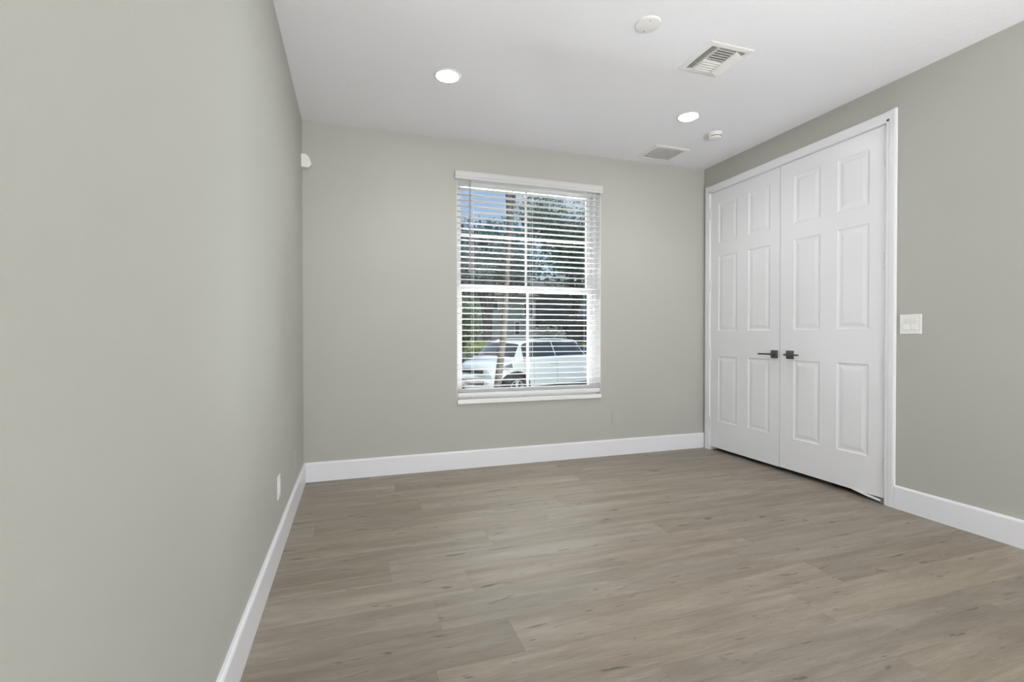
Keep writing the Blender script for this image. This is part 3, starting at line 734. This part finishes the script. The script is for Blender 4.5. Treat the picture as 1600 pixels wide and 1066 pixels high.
for sg in (-1, 1):
    patch('front_side_window', M_cglass, 0, 0, 0, 0, sides=(sg,), f=lambda a, b: (.74+.26*b+(1.98-.74-.26*b)*a, 6.12+1.58*b))
    patch('rear_side_window', M_cglass, 0, 0, 0, 0, sides=(sg,), f=lambda a, b: (2.01+(3.06-.22*b-2.01)*a, 6.12+1.58*b))
    patch('quarter_window', M_cglass, 0, 0, 0, 0, sides=(sg,), f=lambda a, b: (3.09-.22*b+.42*a, 6.15+1.45*b))
    patch('rocker_trim', M_trimb, 1.18, 3.14, 1.2, 2.4, sides=(sg,))
    patch('headlight', M_lamp, .04, .26, 4.45, 5.2, sides=(sg,))
    patch('taillight', M_tail, 4.0, 4.16, 4.2, 5.4, sides=(sg,))
    bm = new_bm(); z0 = 1.40; pts = [(1.12, sg*.55, 1.385), (1.35, sg*.555, 1.445), (1.75, sg*.56, 1.475), (2.3, sg*.555, 1.472), (2.9, sg*.54, 1.435), (3.08, sg*.53, 1.35)]
    tube(bm, pts, .017, 8)
    for x, zz in ((1.42, 1.455), (2.5, 1.455)): tube(bm, [(x, sg*.54, zz-.06), (x, sg*.55, zz+.035)], .022, 8)
    obj('roof_rail', bm, M_paint, car, smooth=True, world=False)
    bm = new_bm(); box(bm, (.86, sg*.86, .95), (1.00, sg*1.02, 1.05), .03, 3); box(bm, (.92, sg*.76, .965), (.97, sg*.88, .995)); obj('mirror', bm, M_paint, car, smooth=True, world=False)
    for x in (1.74, 2.70):
        bm = new_bm(); box(bm, (x, sg*.826, .895), (x+.20, sg*.853, .92), .008, 2); obj('door_handle', bm, M_rim, car, smooth=True, world=False)
    patch('door_seam', M_trimb, 1.10, 1.107, 2.6, 6, n=1, sides=(sg,), off=.001); patch('door_seam', M_trimb, 1.992, 1.999, 2.6, 6, n=1, sides=(sg,), off=.001); 
    for x in (WHX, WHX+2.92):
        bm = new_bm()
        lathe(bm, [(.225, -.10), (.30, -.105), (.335, -.085), (.345, -.05), (.345, .05), (.335, .085), (.30, .105), (.225, .10)], (x, sg*TRK, .345), axis=1, n=48, cap=False)
        w_ = obj('wheel', bm, M_tire, car, smooth=True, world=False)
        bm = new_bm(); lathe(bm, [(.228, -.09), (.228, .09)], (x, sg*TRK, .345), axis=1, n=40, cap=False); lathe(bm, [(.232, sg*.085), (.232, sg*.098), (.205, sg*.098), (.205, sg*.085)], (x, sg*TRK, .345), axis=1, n=40, cap=False)
        lathe(bm, [(.05, sg*.03), (.045, sg*.09), (0, sg*.095)], (x, sg*TRK, .345), axis=1, n=20)
        for k in range(5):
            for dd in (-.16, .16):
                th = 2*PI*k/5+.3; c1, s1 = math.cos(th+dd*.4), math.sin(th+dd*.4); c2, s2 = math.cos(th+dd), math.sin(th+dd)
                tube(bm, [(x+.03*c1, sg*(TRK+.075), .345+.03*s1), (x+.215*c2, sg*(TRK+.085), .345+.215*s2)], [.020, .016], 6)
        obj('rim', bm, M_rim, w_, smooth=True, world=False)
        bm = new_bm(); lathe(bm, [(.20, -sg*.0), (.20, sg*.012), (0, sg*.012)], (x, sg*TRK, .345), axis=1, n=32); obj('brake_disc', bm, M_trimb, w_, world=False)
def front_strip(name, m, z0, z1, yy, off):
    """bar wrapped round the nose between two heights"""
    bm = new_bm(); n = 18; V = []
    for i in range(n+1):
        y = -yy+2*yy*i/n; row = []
        for z in (z0, z1):
            best = None
            for k in range(60):   # find the station whose side reaches this y at this height
                s = k*.008; P, _ = section(s); w = 0
                for q in range(len(P)-1):
                    (ya, za), (yb, zb2) = P[q], P[q+1]
                    if min(za, zb2) <= z <= max(za, zb2) and abs(zb2-za) > 1e-6: w = max(w, ya+(yb-ya)*(z-za)/(zb2-za))
                if w >= abs(y): best = s; break
            s = best if best is not None else .48
            p = bow(Vector((s, y, z))); row.append(Vector((p.x-off, p.y, p.z)))
        V.append([bm.verts.new(r) for r in row])
    for i in range(n): bm.faces.new((V[i][0], V[i+1][0], V[i+1][1], V[i][1]))
    bmesh.ops.solidify(bm, geom=bm.faces, thickness=.012); obj(name, bm, m, car, world=False)
front_strip('grille', M_trimb, .72, .79, .40, .012)
front_strip('bumper_intake', M_trimb, .46, .56, .42, .014)
